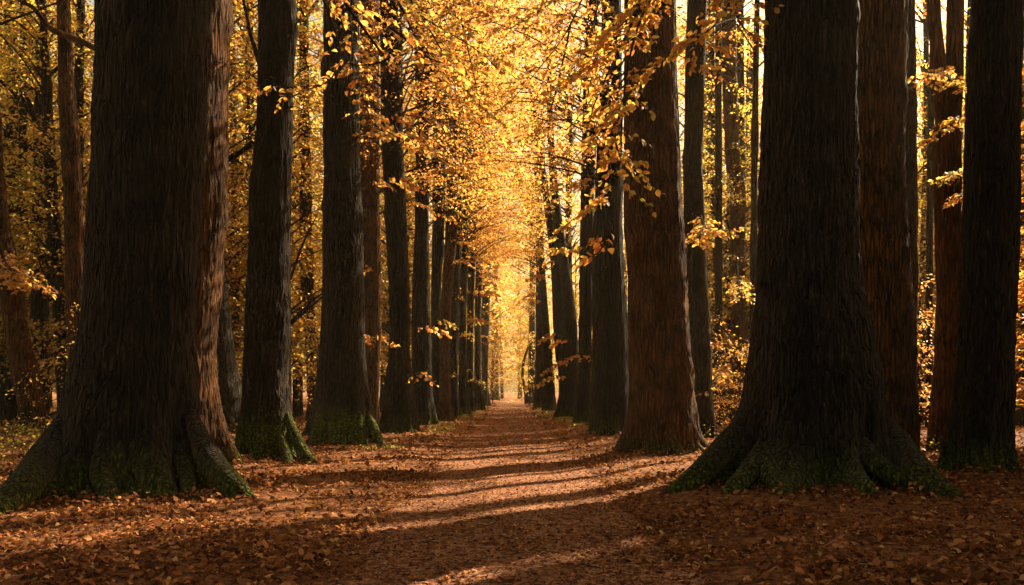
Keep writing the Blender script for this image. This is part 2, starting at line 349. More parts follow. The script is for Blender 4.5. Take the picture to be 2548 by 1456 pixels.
def trunk_mesh(name, seed, prof, mat, nth, zstep, lobes=7, rough=.02, top_r=None, depth=.8, limbs=()):
    """prof rows: z, xl, xr (local metres), bottom to top"""
    r = np.random.default_rng(seed)
    prof = np.asarray(prof, float)
    zt = prof[-1, 0]
    z = [prof[0, 0]]
    while z[-1] < zt: z.append(z[-1] + zstep * (1 + .35 * max(z[-1], 0)))
    z = np.array(z); z[-1] = zt
    xl = np.interp(z, prof[:, 0], prof[:, 1]); xr = np.interp(z, prof[:, 0], prof[:, 2])
    for _ in range(3):
        k = np.array([.25, .5, .25])
        xl[1:-1] = np.convolve(xl, k, 'valid'); xr[1:-1] = np.convolve(xr, k, 'valid')
    cx = (xl + xr) / 2; hw = np.maximum((xr - xl) / 2, .01)
    core = np.interp(z, [0.0, .5, 1.6, 3], [1, 1, 1, 1]) * np.minimum(hw, np.interp(1.9, z, hw) * 1.06)   # the trunk without its flare
    fl = hw - core
    th = np.arange(nth) / nth * 2 * PI
    T, Zg = np.meshgrid(th, z)
    ph = r.uniform(0, 2 * PI)
    # roots: at angle 0 and pi full flare, others by lobes
    lob = np.zeros_like(T)
    angs = np.arange(lobes) / lobes * 2 * PI + r.uniform(-.25, .25, lobes); angs[0] = 0.0
    j = int(np.argmin(np.abs(((angs - PI + PI) % (2 * PI)) - PI))); angs[j] = PI
    amps = r.uniform(.55, 1.0, lobes); amps[0] = 1; amps[j] = 1
    for a, am in zip(angs, amps):
        dd = ((T - a - .05 * np.sin(Zg * 1.3 + a * 3) + PI) % (2 * PI)) - PI
        wd = (.19 + .09 * r.random()) * (1 + .6 * np.clip(Zg, 0, 2))
        lob = np.maximum(lob, am * np.exp(-(dd / wd) ** 2))
    mixed = .02 + .98 * lob
    mixed = np.where(np.abs(np.cos(T)) > .5, mixed, mixed * depth)
    R = core[:, None] + fl[:, None] * mixed
    low = sum(r.uniform(.3, 1) * np.sin(k * T + r.uniform(0, 6) + r.uniform(-.8, .8) * Zg) for k in (2, 3, 5)) * .012
    R = R * (1 + low) + core[:, None] * .10 * (lob - .45) * np.exp(-np.clip(Zg, 0, 9) / 1.3)[...] 
    base = core[len(core) // 3]
    per = 2 * PI * base; U = T / (2 * PI)
    for cw, ch, am in ((.30, 1.1, .9), (.13, .34, 1.0), (.07, .17, .9), (.04, .10, .6)):
        nu = max(5, int(per / cw))
        if nu * 2.2 > nth: continue
        uu = U + .18 / nu * (vnoise(r, U, Zg / .5, max(4, nu // 3)) - .5)
        R = R + rough * am * (1 - np.abs(2 * vnoise(r, uu, Zg / ch, nu) - 1) * 1.4 - .3)
    bump = sum(np.sin(r.uniform(1, 3) * Zg + k * T + r.uniform(0, 6)) for k in (1, 2, 4)) * .006
    for q in range(int(6 + base * 16)):
        ta, za, sw = r.uniform(0, 2 * PI), r.uniform(.8, 11), r.uniform(.05, .16) * (1 + base)
        dd = (((T - ta + PI) % (2 * PI)) - PI) * base
        e = (dd ** 2 + ((Zg - za) * r.uniform(.6, 1.1)) ** 2) / sw ** 2
        R = R + sw * r.uniform(.12, .5) * (np.exp(-e) - .55 * np.exp(-e * 5))
    R = np.maximum(R * (1 + bump), .01)
    x = cx[:, None] + R * np.cos(T); y = R * np.sin(T) * .97
    v = np.stack([x, y, Zg], -1).reshape(-1, 3)
    m = len(z); i = np.arange(m - 1)[:, None] * nth; jj = np.arange(nth)[None, :]; j2 = (jj + 1) % nth
    f = np.stack([i + jj, i + j2, i + nth + j2, i + nth + jj], -1).reshape(-1, 4)
    geo = Geo(); geo.add(v, [(f, 0)], 0.)
    for pts, ra in limbs:
        sp = smooth_path(pts, 8); rr = np.interp(np.linspace(0, 1, len(sp)), np.linspace(0, 1, len(ra)), ra)
        tv, tf = tube(sp, rr, 10); geo.add(tv, [(tf, 0)], 0.)
    return geo.build(name, [mat])

def top_limbs(rng, cx, z, r, spread=4.5, n=4, up=7):
    out = []
    for k in range(n):
        a = rng.uniform(0, 2 * PI); b = a + rng.uniform(-.4, .4)
        p0 = np.array([cx, 0, z - rng.uniform(0.2, 1.5)])
        out.append(([p0, p0 + np.array([math.cos(a) * spread * .3, math.sin(a) * spread * .3, up * .3]),
                     p0 + np.array([math.cos(b) * spread * .7, math.sin(b) * spread * .7, up * .65]),
                     p0 + np.array([math.cos(b) * spread, math.sin(b) * spread, up])], [r * .5, r * .36, r * .2, .02]))
    return out

# ------------------------------------------------------------------ crowns
def crown_mesh(name, seed, z0, z1, rfun, ns, per, size, kind='low', side=None, zc=None, twigs=True, axis=None, leafm=None):
    """leaf fans held by thin twigs round a stem; side=(sx, pull) leans the fans towards the avenue"""
    r = np.random.default_rng(seed); geo = Geo()
    zz = z0 + (z1 - z0) * r.random(ns) ** .9
    a = r.uniform(0, 2 * PI, ns)
    rad = np.array([rfun((q - z0) / (z1 - z0)) for q in zz]) * np.sqrt(r.uniform(.05, 1, ns))
    # clumps: keep fans near a number of limb tips, so gaps stay open between them
    nc = max(10, ns // 9)
    ci = r.integers(0, nc, ns); ca = r.uniform(0, 2 * PI, nc); cz = z0 + (z1 - z0) * r.random(nc)
    a = np.where(r.random(ns) < .75, ca[ci] + r.normal(0, .35, ns), a); zz = np.where(r.random(ns) < .75, cz[ci] + r.normal(0, .45, ns), zz)
    zz = np.clip(zz, z0, z1 + .5)
    cx = rad * np.cos(a); cy = rad * np.sin(a)
    if side is not None: cx = cx + side[0] * side[1] * r.random(ns)
    if zc is not None: zz = np.maximum(zz, zc(cx, zz))
    ax = np.zeros(ns) if axis is None else np.interp(zz, axis[0], axis[1])
    cen = np.stack([cx + ax, cy, zz], -1)
    srad = r.uniform(.45, 1.15, ns)
    sprays(geo, r, cen, np.arctan2(cy, cx), srad, per, size, kind, 0)
    if twigs:
        for k in range(0, ns, 4):
            c = cen[k]; b = np.array([ax[k], 0, max(zz[k] - .35 * rad[k] - .2, z0 * .5)])
            mid = (b + c) / 2 + np.array([0, 0, .25 + r.uniform(-.1, .2)])
            tv, tf = tube(smooth_path([b, mid, c], 3), np.linspace(.035, .006, 7), 4)
            geo.add(tv, [(tf, 1)], .5)
    return geo.build(name, [leafm or LEAF, TWIG], smooth=False)

def wood_r(t): return 3.4 * (1 - .55 * t) + .3
FOREST = [crown_mesh('wood_crown', 100 + k, 1.2 + .5 * (k % 3), 16 + k, wood_r, 240, 32, .13, leafm=LEAF_WOOD_SHADED) for k in range(5)]
DENSE = [crown_mesh('dense_crown', 150 + k, 1.6, 17, lambda t: 4.0 * (1 - .5 * t), 420, 40, .145, leafm=LEAF_WOOD_SHADED) for k in range(2)]
def ave_r(t): return 4.6 * (1 - .5 * t)
AVENUE = [crown_mesh('avenue_crown', 200 + k, 8.8, 21, ave_r, 330, 36, .105, side=(1, 2.2),
                     zc=lambda cx, z: np.where(cx > 1.2, 6.9, 9.2)) for k in range(4)]
ROW = [crown_mesh('row_crown', 250 + k, 8.6, 24, lambda t: 1.3 + 3.4 * float(sstep(.1, .5, t)) - 1.8 * t, 290, 34, .115, side=(1, 1.6)) for k in range(4)]
HIGH = [crown_mesh('high_crown', 300 + k, 13.0, 21, ave_r, 60, 26, .14) for k in range(2)]

# ------------------------------------------------------------------ named trunks, edges read off the photo (y, left, right)
def vprof(d, edges, top=17.0, taper=.75):
    e = sorted(edges, key=lambda q: -q[0]); rows = []
    for y, a, b in e:
        f1, f2 = math.atan((a - CX) / F), math.atan((b - CX) / F); ph = (f1 + f2) / 2      # a round trunk seen off axis looks wider than it is
        r_ = d / math.cos(ph) * math.sin((f2 - f1) / 2); c_ = d * math.tan(ph); rows.append([P(a, y, d)[2], c_ - r_, c_ + r_])
    rows = np.array(rows)
    X0 = np.interp(1.5, rows[:, 0], (rows[:, 1] + rows[:, 2]) / 2)
    rows[:, 1:] -= X0
    gz = float(ground_z(X0, d))
    lowest = rows[0].copy(); lowest[0] = min(rows[0, 0] - .12, gz - .25)
    lw = rows[0, 2] - rows[0, 1]; lowest[1] -= .05 * lw; lowest[2] += .05 * lw
    rows = np.vstack([lowest, rows]); rows[:, 0] -= 0.0
    zt = rows[-1, 0]
    if top > zt + .5:
        w = rows[-1, 2] - rows[-1, 1]; c = (rows[-1, 1] + rows[-1, 2]) / 2
        sl = (c - (rows[-2, 1] + rows[-2, 2]) / 2) / max(zt - rows[-2, 0], .5); sl = np.clip(sl, -.06, .06)
        for q in (.5, 1):
            zz = zt + (top - zt) * q; cc = c + sl * (zz - zt); ww = w * (1 - (1 - taper) * q)
            rows = np.vstack([rows, [zz, cc - ww / 2, cc + ww / 2]])
    return X0, rows

TREES = {}
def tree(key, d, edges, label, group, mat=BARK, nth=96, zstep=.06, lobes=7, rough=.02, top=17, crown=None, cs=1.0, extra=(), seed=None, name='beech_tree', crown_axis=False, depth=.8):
    seed = seed or (abs(hash(key)) if False else sum(ord(c) * (i + 7) for i, c in enumerate(key)))
    r = np.random.default_rng(seed)
    X0, rows = vprof(d, edges, top)
    t = thing(name, label, 'tree', (X0, d, 0), group)
    rt = (rows[-1, 2] - rows[-1, 1]) / 2; ct = (rows[-1, 1] + rows[-1, 2]) / 2
    lim = (top_limbs(r, ct, rows[-1, 0], rt) if top > 0 else []) + [([np.array([q[0] - X0, q[1] - d, q[2]]) for q in [P(*s) for s in pts]], ra) for pts, ra in extra]
    if nth >= 100:
        zz = rows[:, 0]; wv = (rows[:, 2] - rows[:, 1]) / 2; cv = (rows[:, 1] + rows[:, 2]) / 2
        rc = float(np.interp(1.7, zz, wv)); rf = float(np.interp(0.12, zz, wv)); c0 = float(np.interp(.3, zz, cv)); c1 = float(np.interp(1.2, zz, cv)); gz = float(ground_z(X0, d))
        nr = 9 if nth > 200 else 6
        for q in range(nr):
            a = q / nr * 2 * PI + r.uniform(-.3, .3); b = a + r.uniform(-.22, .22); e = max(rf, rc * 1.25) * r.uniform(.92, 1.16)
            rr = rc * r.uniform(.12, .22)
            lim.append(([np.array([c1 + math.cos(a) * rc * .80, math.sin(a) * rc * .80, 1.15 + r.uniform(-.2, .4)]), np.array([c0 + math.cos(a) * (rc * .55 + e * .45) * .86, math.sin(a) * (rc * .55 + e * .45) * .86, gz + .34]),
                         np.array([c0 + math.cos(b) * e * .88, math.sin(b) * e * .88, gz + .05]), np.array([c0 + math.cos(b) * e * 1.2, math.sin(b) * e * 1.2, gz - .14])], [rr * .35, rr * .95, rr * .75, rr * .25]))
    link('trunk', trunk_mesh('trunk', seed, rows, mat, nth, zstep, lobes, rough, limbs=lim, depth=depth), t)
    if crown is not None:
        c = link('crown', crown, t)
        sgn = -1 if X0 > 0 else 1
        c.scale = (sgn * cs if crown in AVENUE + ROW else cs, cs * (1 if r.random() < .5 else -1), cs)
        if crown not in AVENUE + ROW: c.rotation_euler = (0, 0, r.uniform(0, 6))
        c.location = (ct * .6, 0, 0)
    TREES[key] = (t, X0, d)
    return t

GL, GR = 'old beeches in the left row of the avenue', 'old beeches in the right row of the avenue'
WL, WR = 'trees in the wood left of the avenue', 'trees in the wood right of the avenue'
hero = dict(nth=460, zstep=.024, rough=.017)
near = dict(nth=260, zstep=.04, rough=.017)
midd = dict(nth=110, zstep=.07, rough=.017)
farr = dict(nth=64, zstep=.12, rough=.014)

tree('L1', 11.5, [(0, 240, 520), (150, 238, 515), (350, 228, 508), (480, 222, 500), (600, 215, 494), (728, 208, 487), (850, 190, 486), (960, 160, 489), (1050, 122, 500), (1100, 98, 518), (1150, 62, 550), (1200, 18, 600), (1232, -16, 640)],
     'huge dark beech filling the left side, moss on its wide spreading foot', GL, lobes=9, crown=HIGH[0], **hero,
     extra=[(((190, 985, 11.6), (112, 1135, 10.6), (58, 1212, 9.8), (0, 1272, 9.3), (-40, 1300, 9.0)), (.05, .20, .20, .13, .05)), (((455, 985, 11.6), (515, 1130, 10.95), (570, 1202, 10.4), (618, 1246, 10.2), (650, 1275, 10.0)), (.05, .17, .16, .11, .04))])
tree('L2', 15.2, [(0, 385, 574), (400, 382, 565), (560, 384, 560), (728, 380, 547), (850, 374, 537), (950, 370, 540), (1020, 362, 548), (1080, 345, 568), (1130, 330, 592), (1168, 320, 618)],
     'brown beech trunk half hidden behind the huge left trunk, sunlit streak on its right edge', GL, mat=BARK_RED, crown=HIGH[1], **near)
tree('L2b', 27, [(0, 480, 540), (400, 488, 548), (620, 492, 556), (728, 494, 566), (850, 496, 580), (970, 494, 600), (1083, 485, 612)],
     'dark leaning trunk showing low down between the second and third trunks of the left row', WL, mat=BARK_FAR, crown=HIGH[0], **midd)
tree('L3', 16.6, [(0, 645, 735), (150, 645, 730), (300, 640, 726), (400, 632, 724), (460, 622, 722), (600, 622, 721), (728, 615, 720), (850, 610, 720), (920, 607, 716), (1000, 603, 720), (1050, 594, 729), (1100, 582, 745), (1140, 574, 772), (1158, 568, 792)],
     'beech with a glowing green mossy root and a bulge on its left side', GL, mat=BARK_MOSS, crown=HIGH[1], **near,
     extra=[(((700, 1000, 16.6), (736, 1090, 16.2), (768, 1143, 15.7), (795, 1172, 15.4), (820, 1195, 15.1)), (.03, .12, .11, .08, .03)), (((685, 1040, 16.4), (708, 1115, 15.95), (722, 1165, 15.4), (730, 1190, 15.2)), (.03, .11, .09, .03)), (((630, 355, 16.6), (600, 378, 16.5), (562, 402, 16.4), (530, 418, 16.3)), (.06, .05, .04, .02)),
            (((646, 160, 16.6), (625, 90, 16.7), (610, 20, 16.8), (590, -60, 16.9)), (.05, .04, .03, .02))])
tree('L4', 21.5, [(0, 806, 893), (200, 805, 893), (400, 806, 893), (500, 806, 898), (600, 804, 902), (728, 803, 905), (850, 800, 906), (930, 796, 912), (1000, 790, 922), (1050, 784, 934), (1090, 772, 950), (1112, 764, 962)],
     'tall straight beech trunk with ragged sunlit sprouts down its right edge', GL, mat=BARK_MOSS, crown=HIGH[0], **near,
     extra=[(((895, 990, 21.5), (925, 1055, 21.15), (945, 1097, 20.7), (960, 1120, 20.4), (975, 1135, 20.2)), (.03, .12, .11, .08, .03))])
tree('L4b', 25, [(0, 815, 880), (600, 808, 885), (900, 795, 885), (1000, 778, 890), (1060, 760, 895), (1096, 745, 905)],
     'trunk hidden behind the ragged-edged beech, only its flared left foot in view', WL, mat=BARK_FAR, crown=HIGH[1], **midd)
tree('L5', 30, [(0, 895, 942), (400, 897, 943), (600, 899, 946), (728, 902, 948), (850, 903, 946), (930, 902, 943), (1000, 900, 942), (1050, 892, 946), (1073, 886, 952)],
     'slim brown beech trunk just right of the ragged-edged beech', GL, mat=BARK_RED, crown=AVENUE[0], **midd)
tree('L6', 27, [(0, 945, 1000), (300, 948, 1001), (400, 952, 1003), (550, 960, 1012), (700, 967, 1018), (800, 970, 1020), (900, 968, 1020), (960, 957, 1024), (1020, 950, 1034), (1060, 944, 1044), (1084, 940, 1054)],
     'beech trunk with a hollow scar on its right edge and a kinked lower left', GL, crown=AVENUE[1], **midd)
tree('L7', 33, [(100, 1030, 1066), (300, 1036, 1066), (600, 1032, 1066), (778, 1025, 1070), (900, 1026, 1072), (980, 1026, 1076), (1030, 1022, 1084), (1064, 1014, 1096)],
     'dark beech trunk in the left row next after the one with the hollow scar', GL, crown=AVENUE[2], **midd)
tree('L8', 37.5, [(100, 1082, 1116), (300, 1078, 1112), (550, 1077, 1106), (728, 1073, 1097), (850, 1074, 1096), (960, 1074, 1100), (1053, 1070, 1112)],
     'narrow dark trunk sixth from the front in the left row, straight and moss-free', GL, crown=AVENUE[3], **midd)
tree('L9', 37, [(100, 1116, 1146), (450, 1112, 1140), (600, 1108, 1136), (778, 1096, 1122), (900, 1095, 1118), (1000, 1094, 1122), (1054, 1088, 1134)],
     'pale brown trunk tight against the narrow dark trunk in the left row', GL, mat=BARK_RED, crown=ROW[0], **midd)
tree('L10', 42, [(250, 1136, 1158), (550, 1126, 1150), (778, 1115, 1142), (900, 1116, 1138), (1000, 1114, 1142), (1045, 1108, 1152)],
     'trunk with a wavy thread of sunlight down its right edge, middle of the left row', GL, crown=ROW[1], **farr)
tree('L11', 44.5, [(250, 1150, 1175), (550, 1142, 1168), (728, 1136, 1162), (850, 1140, 1160), (950, 1142, 1161), (1010, 1140, 1166), (1041, 1134, 1180)],
     'left row trunk with the brightest sunlit edge, foot kicked out to the path', GL, crown=ROW[2], **farr)
tree('L12', 52, [(300, 1170, 1190), (600, 1166, 1184), (800, 1162, 1178), (950, 1161, 1178), (1031, 1156, 1184)],
     'dark slender trunk behind the brightest-edged trunk of the left row', GL, crown=ROW[3], **farr)
tree('L13', 60, [(300, 1190, 1210), (600, 1185, 1203), (800, 1180, 1196), (950, 1180, 1197), (1023, 1174, 1210)],
     'thin trunk near the far end of the left row, second from the last', GL, crown=ROW[0], **farr)
tree('L14', 76, [(400, 1210, 1228), (650, 1204, 1222), (800, 1197, 1217), (950, 1199, 1213), (1012, 1192, 1222)],
     'far trunk of the left row standing where the path narrows, roots in sunlight', GL, crown=ROW[1], **farr)
tree('L15', 125, [(500, 1224, 1240), (800, 1223, 1240), (950, 1221, 1240), (996, 1218, 1244)],
     'hazy grey brown trunk closing the far left end of the path', GL, crown=ROW[2], cs=1.1, top=22, **farr)

tree('R1', 12.3, [(0, 1905, 2127), (250, 1900, 2130), (450, 1892, 2132), (600, 1890, 2137), (728, 1888, 2151), (803, 1878, 2175), (928, 1862, 2194), (1003, 1845, 2212), (1078, 1808, 2232), (1130, 1770, 2265), (1170, 1730, 2316), (1205, 1686, 2378), (1216, 1664, 2408)],
     'huge dark beech right of the path, wide mossy foot and white sunlit right edge', GR, lobes=9, crown=HIGH[1], seed=923, **hero,
     extra=[(((1890, 985, 12.4), (1812, 1105, 12.0), (1755, 1165, 11.6), (1695, 1210, 11.4), (1640, 1240, 11.2)), (.05, .19, .17, .12, .04)), (((2150, 985, 12.4), (2230, 1100, 11.7), (2295, 1180, 10.9), (2365, 1236, 10.4), (2420, 1265, 10.1)), (.05, .19, .18, .13, .04)),
            (((1990, 1060, 11.8), (1978, 1175, 11.2), (1960, 1225, 10.8), (1940, 1262, 10.5)), (.04, .14, .13, .05)), (((2090, 1060, 11.8), (2122, 1170, 11.2), (2160, 1228, 10.6), (2190, 1265, 10.4)), (.04, .14, .13, .05)), (((1915, 1060, 12.0), (1868, 1165, 11.5), (1825, 1215, 11.1), (1790, 1250, 10.9)), (.04, .14, .12, .04))])
tree('R2', 15.4, [(0, 2095, 2260), (250, 2090, 2250), (350, 2090, 2250), (500, 2092, 2256), (650, 2095, 2263), (800, 2095, 2275), (1028, 2090, 2283), (1100, 2082, 2288), (1167, 2068, 2300)],
     'orange brown beech trunk half hidden behind the huge right trunk', GR, mat=BARK_RED, crown=HIGH[0], **near)
tree('R2b', 24, [(0, 2256, 2276), (300, 2252, 2280), (550, 2254, 2283), (700, 2254, 2282), (1000, 2252, 2280), (1098, 2244, 2290)],
     'thin trunk peeping out along the right edge of the orange brown trunk', WR, mat=BARK_FAR, crown=HIGH[1], **midd)
tree('R3', 19.5, [(255, 2330, 2392), (350, 2322, 2392), (500, 2325, 2392), (700, 2330, 2394), (778, 2332, 2396), (928, 2322, 2386), (1040, 2314, 2375), (1100, 2306, 2380), (1127, 2298, 2386)],
     'trunk forking into two stems, between the orange brown trunk and the far right trunk', WR, mat=BARK_RED, crown=HIGH[0], top=0, **midd,
     extra=[(((2352, 300, 19.5), (2340, 200, 19.5), (2330, 100, 19.5), (2322, -20, 19.6), (2310, -500, 20)), (.22, .18, .15, .15, .08)),
            (((2366, 300, 19.5), (2374, 200, 19.5), (2376, 100, 19.5), (2378, -20, 19.4), (2390, -500, 19)), (.22, .2, .19, .19, .08))])
tree('R4', 14.0, [(0, 2417, 2545), (300, 2402, 2540), (500, 2397, 2537), (700, 2392, 2532), (778, 2390, 2528), (928, 2380, 2525), (1053, 2356, 2526), (1120, 2338, 2533), (1187, 2316, 2550)],
     'broad dark trunk standing at the far right edge of the picture', GR, crown=HIGH[1], **near)
tree('R5', 28, [(0, 2545, 2600), (600, 2535, 2590), (800, 2527, 2590), (1000, 2525, 2592), (1080, 2520, 2600)],
     'trunk sliver cut by the picture edge behind the far right trunk', WR, mat=BARK_FAR, crown=HIGH[0], **midd)
tree('R6', 18.6, [(0, 1556, 1680), (175, 1554, 1680), (300, 1552, 1687), (500, 1553, 1695), (728, 1565, 1710), (878, 1567, 1716), (950, 1569, 1722), (1028, 1566, 1731), (1080, 1552, 1744), (1120, 1532, 1760), (1134, 1522, 1768)],
     'straight reddish brown beech trunk right of the path, golden leaves hanging before its top', GR, mat=BARK_RED, crown=HIGH[1], **near)
tree('R6b', 24, [(150, 1706, 1755), (400, 1702, 1746), (650, 1702, 1755), (778, 1710, 1765), (978, 1722, 1770), (1050, 1726, 1780), (1093, 1722, 1790)],
     'grey brown trunk just right of the reddish beech, yellow spray across its middle', WR, mat=BARK_FAR, crown=HIGH[0], **midd)
tree('R6c', 35, [(0, 1796, 1830), (150, 1796, 1832), (400, 1805, 1840), (475, 1818, 1857), (625, 1817, 1852), (830, 1822, 1860), (978, 1826, 1860), (1058, 1822, 1866)],
     'brown trunk with a kink to the right beside the huge right trunk', WR, mat=BARK_RED, crown=FOREST[1], **midd)
tree('R7', 25.8, [(0, 1500, 1545), (300, 1490, 1548), (575, 1476, 1548), (700, 1474, 1553), (828, 1475, 1565), (950, 1474, 1568), (1040, 1470, 1570), (1080, 1462, 1578)],
     'rugged knotted trunk left of the reddish beech in the right row', GR, crown=AVENUE[3], **midd)
tree('R8', 33, [(200, 1452, 1488), (500, 1445, 1478), (778, 1442, 1472), (900, 1440, 1470), (1000, 1434, 1468), (1062, 1424, 1474)],
     'narrow upright trunk left of the rugged knotted trunk', GR, crown=ROW[0], **midd)
tree('R9', 40, [(850, 1385, 1438), (900, 1388, 1438), (978, 1392, 1434), (1020, 1384, 1434), (1047, 1374, 1442)],
     'forked trunk right of the path, its two stems leaning apart to the left', GR, crown=ROW[2], top=0, **midd,
     extra=[(((1400, 900, 40), (1390, 800, 40), (1386, 720, 40), (1378, 620, 40.3), (1358, 480, 40.6), (1335, 330, 41), (1320, 200, 41)), (.32, .27, .24, .22, .18, .14, .08)),
            (((1422, 900, 40), (1418, 800, 40), (1408, 700, 40), (1394, 600, 39.8), (1380, 480, 39.6), (1370, 330, 39.5), (1365, 100, 39.5)), (.34, .32, .28, .25, .2, .15, .08))])
tree('R9b', 46, [(300, 1410, 1424), (550, 1407, 1422), (700, 1408, 1423), (950, 1412, 1428), (1038, 1408, 1434)],
     'slim dark trunk close behind the forked trunk', GR, mat=BARK_FAR, crown=AVENUE[0], **farr)
tree('R10', 54, [(450, 1330, 1346), (594, 1337, 1352), (700, 1342, 1358), (800, 1347, 1366), (950, 1353, 1379), (1028, 1348, 1386)],
     'trunk beyond the forked trunk, leaning in over the path as it rises', GR, crown=AVENUE[1], **farr)
tree('R11', 66, [(480, 1332, 1346), (640, 1333, 1349), (850, 1333, 1353), (950, 1332, 1356), (1018, 1326, 1362)],
     'trunk second from the far end of the right row', GR, crown=ROW[0], **farr)
tree('R12', 92, [(500, 1318, 1330), (778, 1317, 1331), (950, 1314, 1332), (1006, 1310, 1336)],
     'last upright trunk of the right row beside the bright gap', GR, crown=ROW[3], **farr)
tree('R13', 92, [(700, 1326, 1331), (855, 1314, 1320), (890, 1305, 1312), (930, 1299, 1307), (970, 1303, 1311), (1005, 1304, 1318)],
     'small crooked tree bent over the right edge of the path at its far end', GR, mat=BARK_FAR, top=13, taper=None, **farr) if False else None
# the crooked one is thin, so it keeps its own simple build
def bent_tree(pts, ra, label, group, crown=None, cs=1., nth=14):
    q = [P(*p) for p in pts]; t = thing('crooked_tree', label, 'tree', (q[0][0], q[0][1], 0), group)
    q = [a - np.array([q[0][0], q[0][1], 0]) for a in q]
    sp = smooth_path(q, 8); rr = np.interp(np.linspace(0, 1, len(sp)), np.linspace(0, 1, len(ra)), ra)
    g = Geo(); tv, tf = tube(sp, rr, nth); g.add(tv, [(tf, 0)], 0.)
    link('trunk', g.build('trunk', [BARK_FAR]), t)
    if crown:
        c = link('crown', crown, t); c.scale = (cs, cs, cs); c.location = (sp[-1][0] * .8, 0, 0)
    return t
SMALL = [crown_mesh('sapling_crown', 400 + k, .5, 4.6, lambda t: 1.7 * (1 - .55 * t), 60, 26, .10, kind='mid') for k in range(3)]
bent_tree([(1311, 1012, 92), (1309, 985, 92), (1303, 955, 92), (1300, 930, 92), (1303, 900, 92), (1312, 870, 92), (1316, 850, 92), (1320, 800, 92), (1322, 740, 92)],
          [.28, .2, .16, .15, .14, .12, .11, .1, .04], 'small crooked tree bent over the right edge of the path at its far end', GR, AVENUE[1], .9)

tree('A1', 23.5, [(300, -40, 0), (450, -28, 12), (600, -20, 30), (700, -8, 50), (728, -2, 57), (800, 8, 64), (928, 28, 96), (1000, 44, 108), (1060, 56, 116), (1100, 60, 124)],
     'curved leaning trunk at the far left edge with a sunlit lower right side', WL, mat=BARK_RED, crown=HIGH[0], top=14, **midd)
tree('A2', 26, [(0, 98, 114), (100, 101, 118), (300, 107, 132), (450, 112, 142), (650, 122, 155), (778, 131, 165), (978, 142, 172), (1088, 140, 180)],
     'slim dark trunk leaning a little left between the curved trunk and the huge left trunk', WL, mat=BARK_FAR, crown=FOREST[0], **midd)
tree('A3', 22, [(0, 142, 172), (50, 142, 175), (200, 144, 182), (350, 150, 200), (500, 160, 204), (700, 162, 208), (900, 168, 212), (1080, 165, 222)],
     'brown trunk with a swelling, close along the left side of the huge left trunk', WL, mat=BARK_RED, crown=HIGH[1], **midd,
     extra=[(((240, 122, 21), (190, 98, 21.4), (160, 88, 21.8), (122, 68, 21.6), (100, 40, 21.4), (78, 16, 21.2), (50, 2, 21), (0, -40, 21)), (.07, .075, .08, .07, .06, .05, .04, .02))])
tree('A4', 27, [(0, 192, 210), (150, 188, 208), (300, 184, 204), (600, 188, 208), (1084, 180, 220)],
     'dim trunk just behind the brown trunk with a swelling', WL, mat=BARK_FAR, crown=FOREST[2], **midd)
tree('A5', 36, [(0, 748, 766), (300, 742, 770), (450, 746, 774), (600, 746, 776), (728, 750, 780), (800, 756, 784), (900, 762, 790), (1000, 766, 792), (1056, 760, 798)],
     'dark slender trunk leaning left in the gap beside the ragged-edged beech', WL, mat=BARK_FAR, crown=HIGH[1], **midd)
tree('A6', 45, [(0, 715, 728), (500, 724, 738), (800, 730, 742), (1039, 728, 746)],
     'thin straight trunk along the right edge of the mossy-rooted beech', WL, mat=BARK_FAR, crown=FOREST[3], **farr)
tree('A7', 48, [(0, 740, 750), (500, 738, 748), (800, 740, 751), (1035, 738, 754)],
     'thinnest stem in the gap right of the mossy-rooted beech', WL, mat=BARK_FAR, crown=FOREST[4], **farr)
tree('A8', 34, [(0, 8, 24), (200, 14, 28), (400, 28, 46), (600, 32, 48), (1061, 30, 54)],
     'thin brown trunk at the far left above the curved trunk', WL, mat=BARK_FAR, crown=FOREST[1], **farr)
tree('A9', 42, [(0, 70, 86), (400, 74, 90), (700, 78, 93), (1044, 76, 98)],
     'thin dark trunk between the curved trunk and the slim left-leaning trunk', WL, mat=BARK_FAR, crown=FOREST[2], **farr)
tree('A10', 40, [(0, 2296, 2310), (300, 2300, 2312), (700, 2288, 2302), (850, 2290, 2306), (1048, 2286, 2310)],
     'dark crooked stem between the orange brown trunk and the forked trunk', WR, mat=BARK_FAR, crown=FOREST[3], **farr)
tree('A11', 42, [(0, 1764, 1776), (400, 1766, 1782), (650, 1776, 1796), (900, 1772, 1790), (1044, 1770, 1796)],
     'dim trunk in the gap between the grey brown trunk and the kinked trunk', WR, mat=BARK_FAR, crown=FOREST[4], **farr)

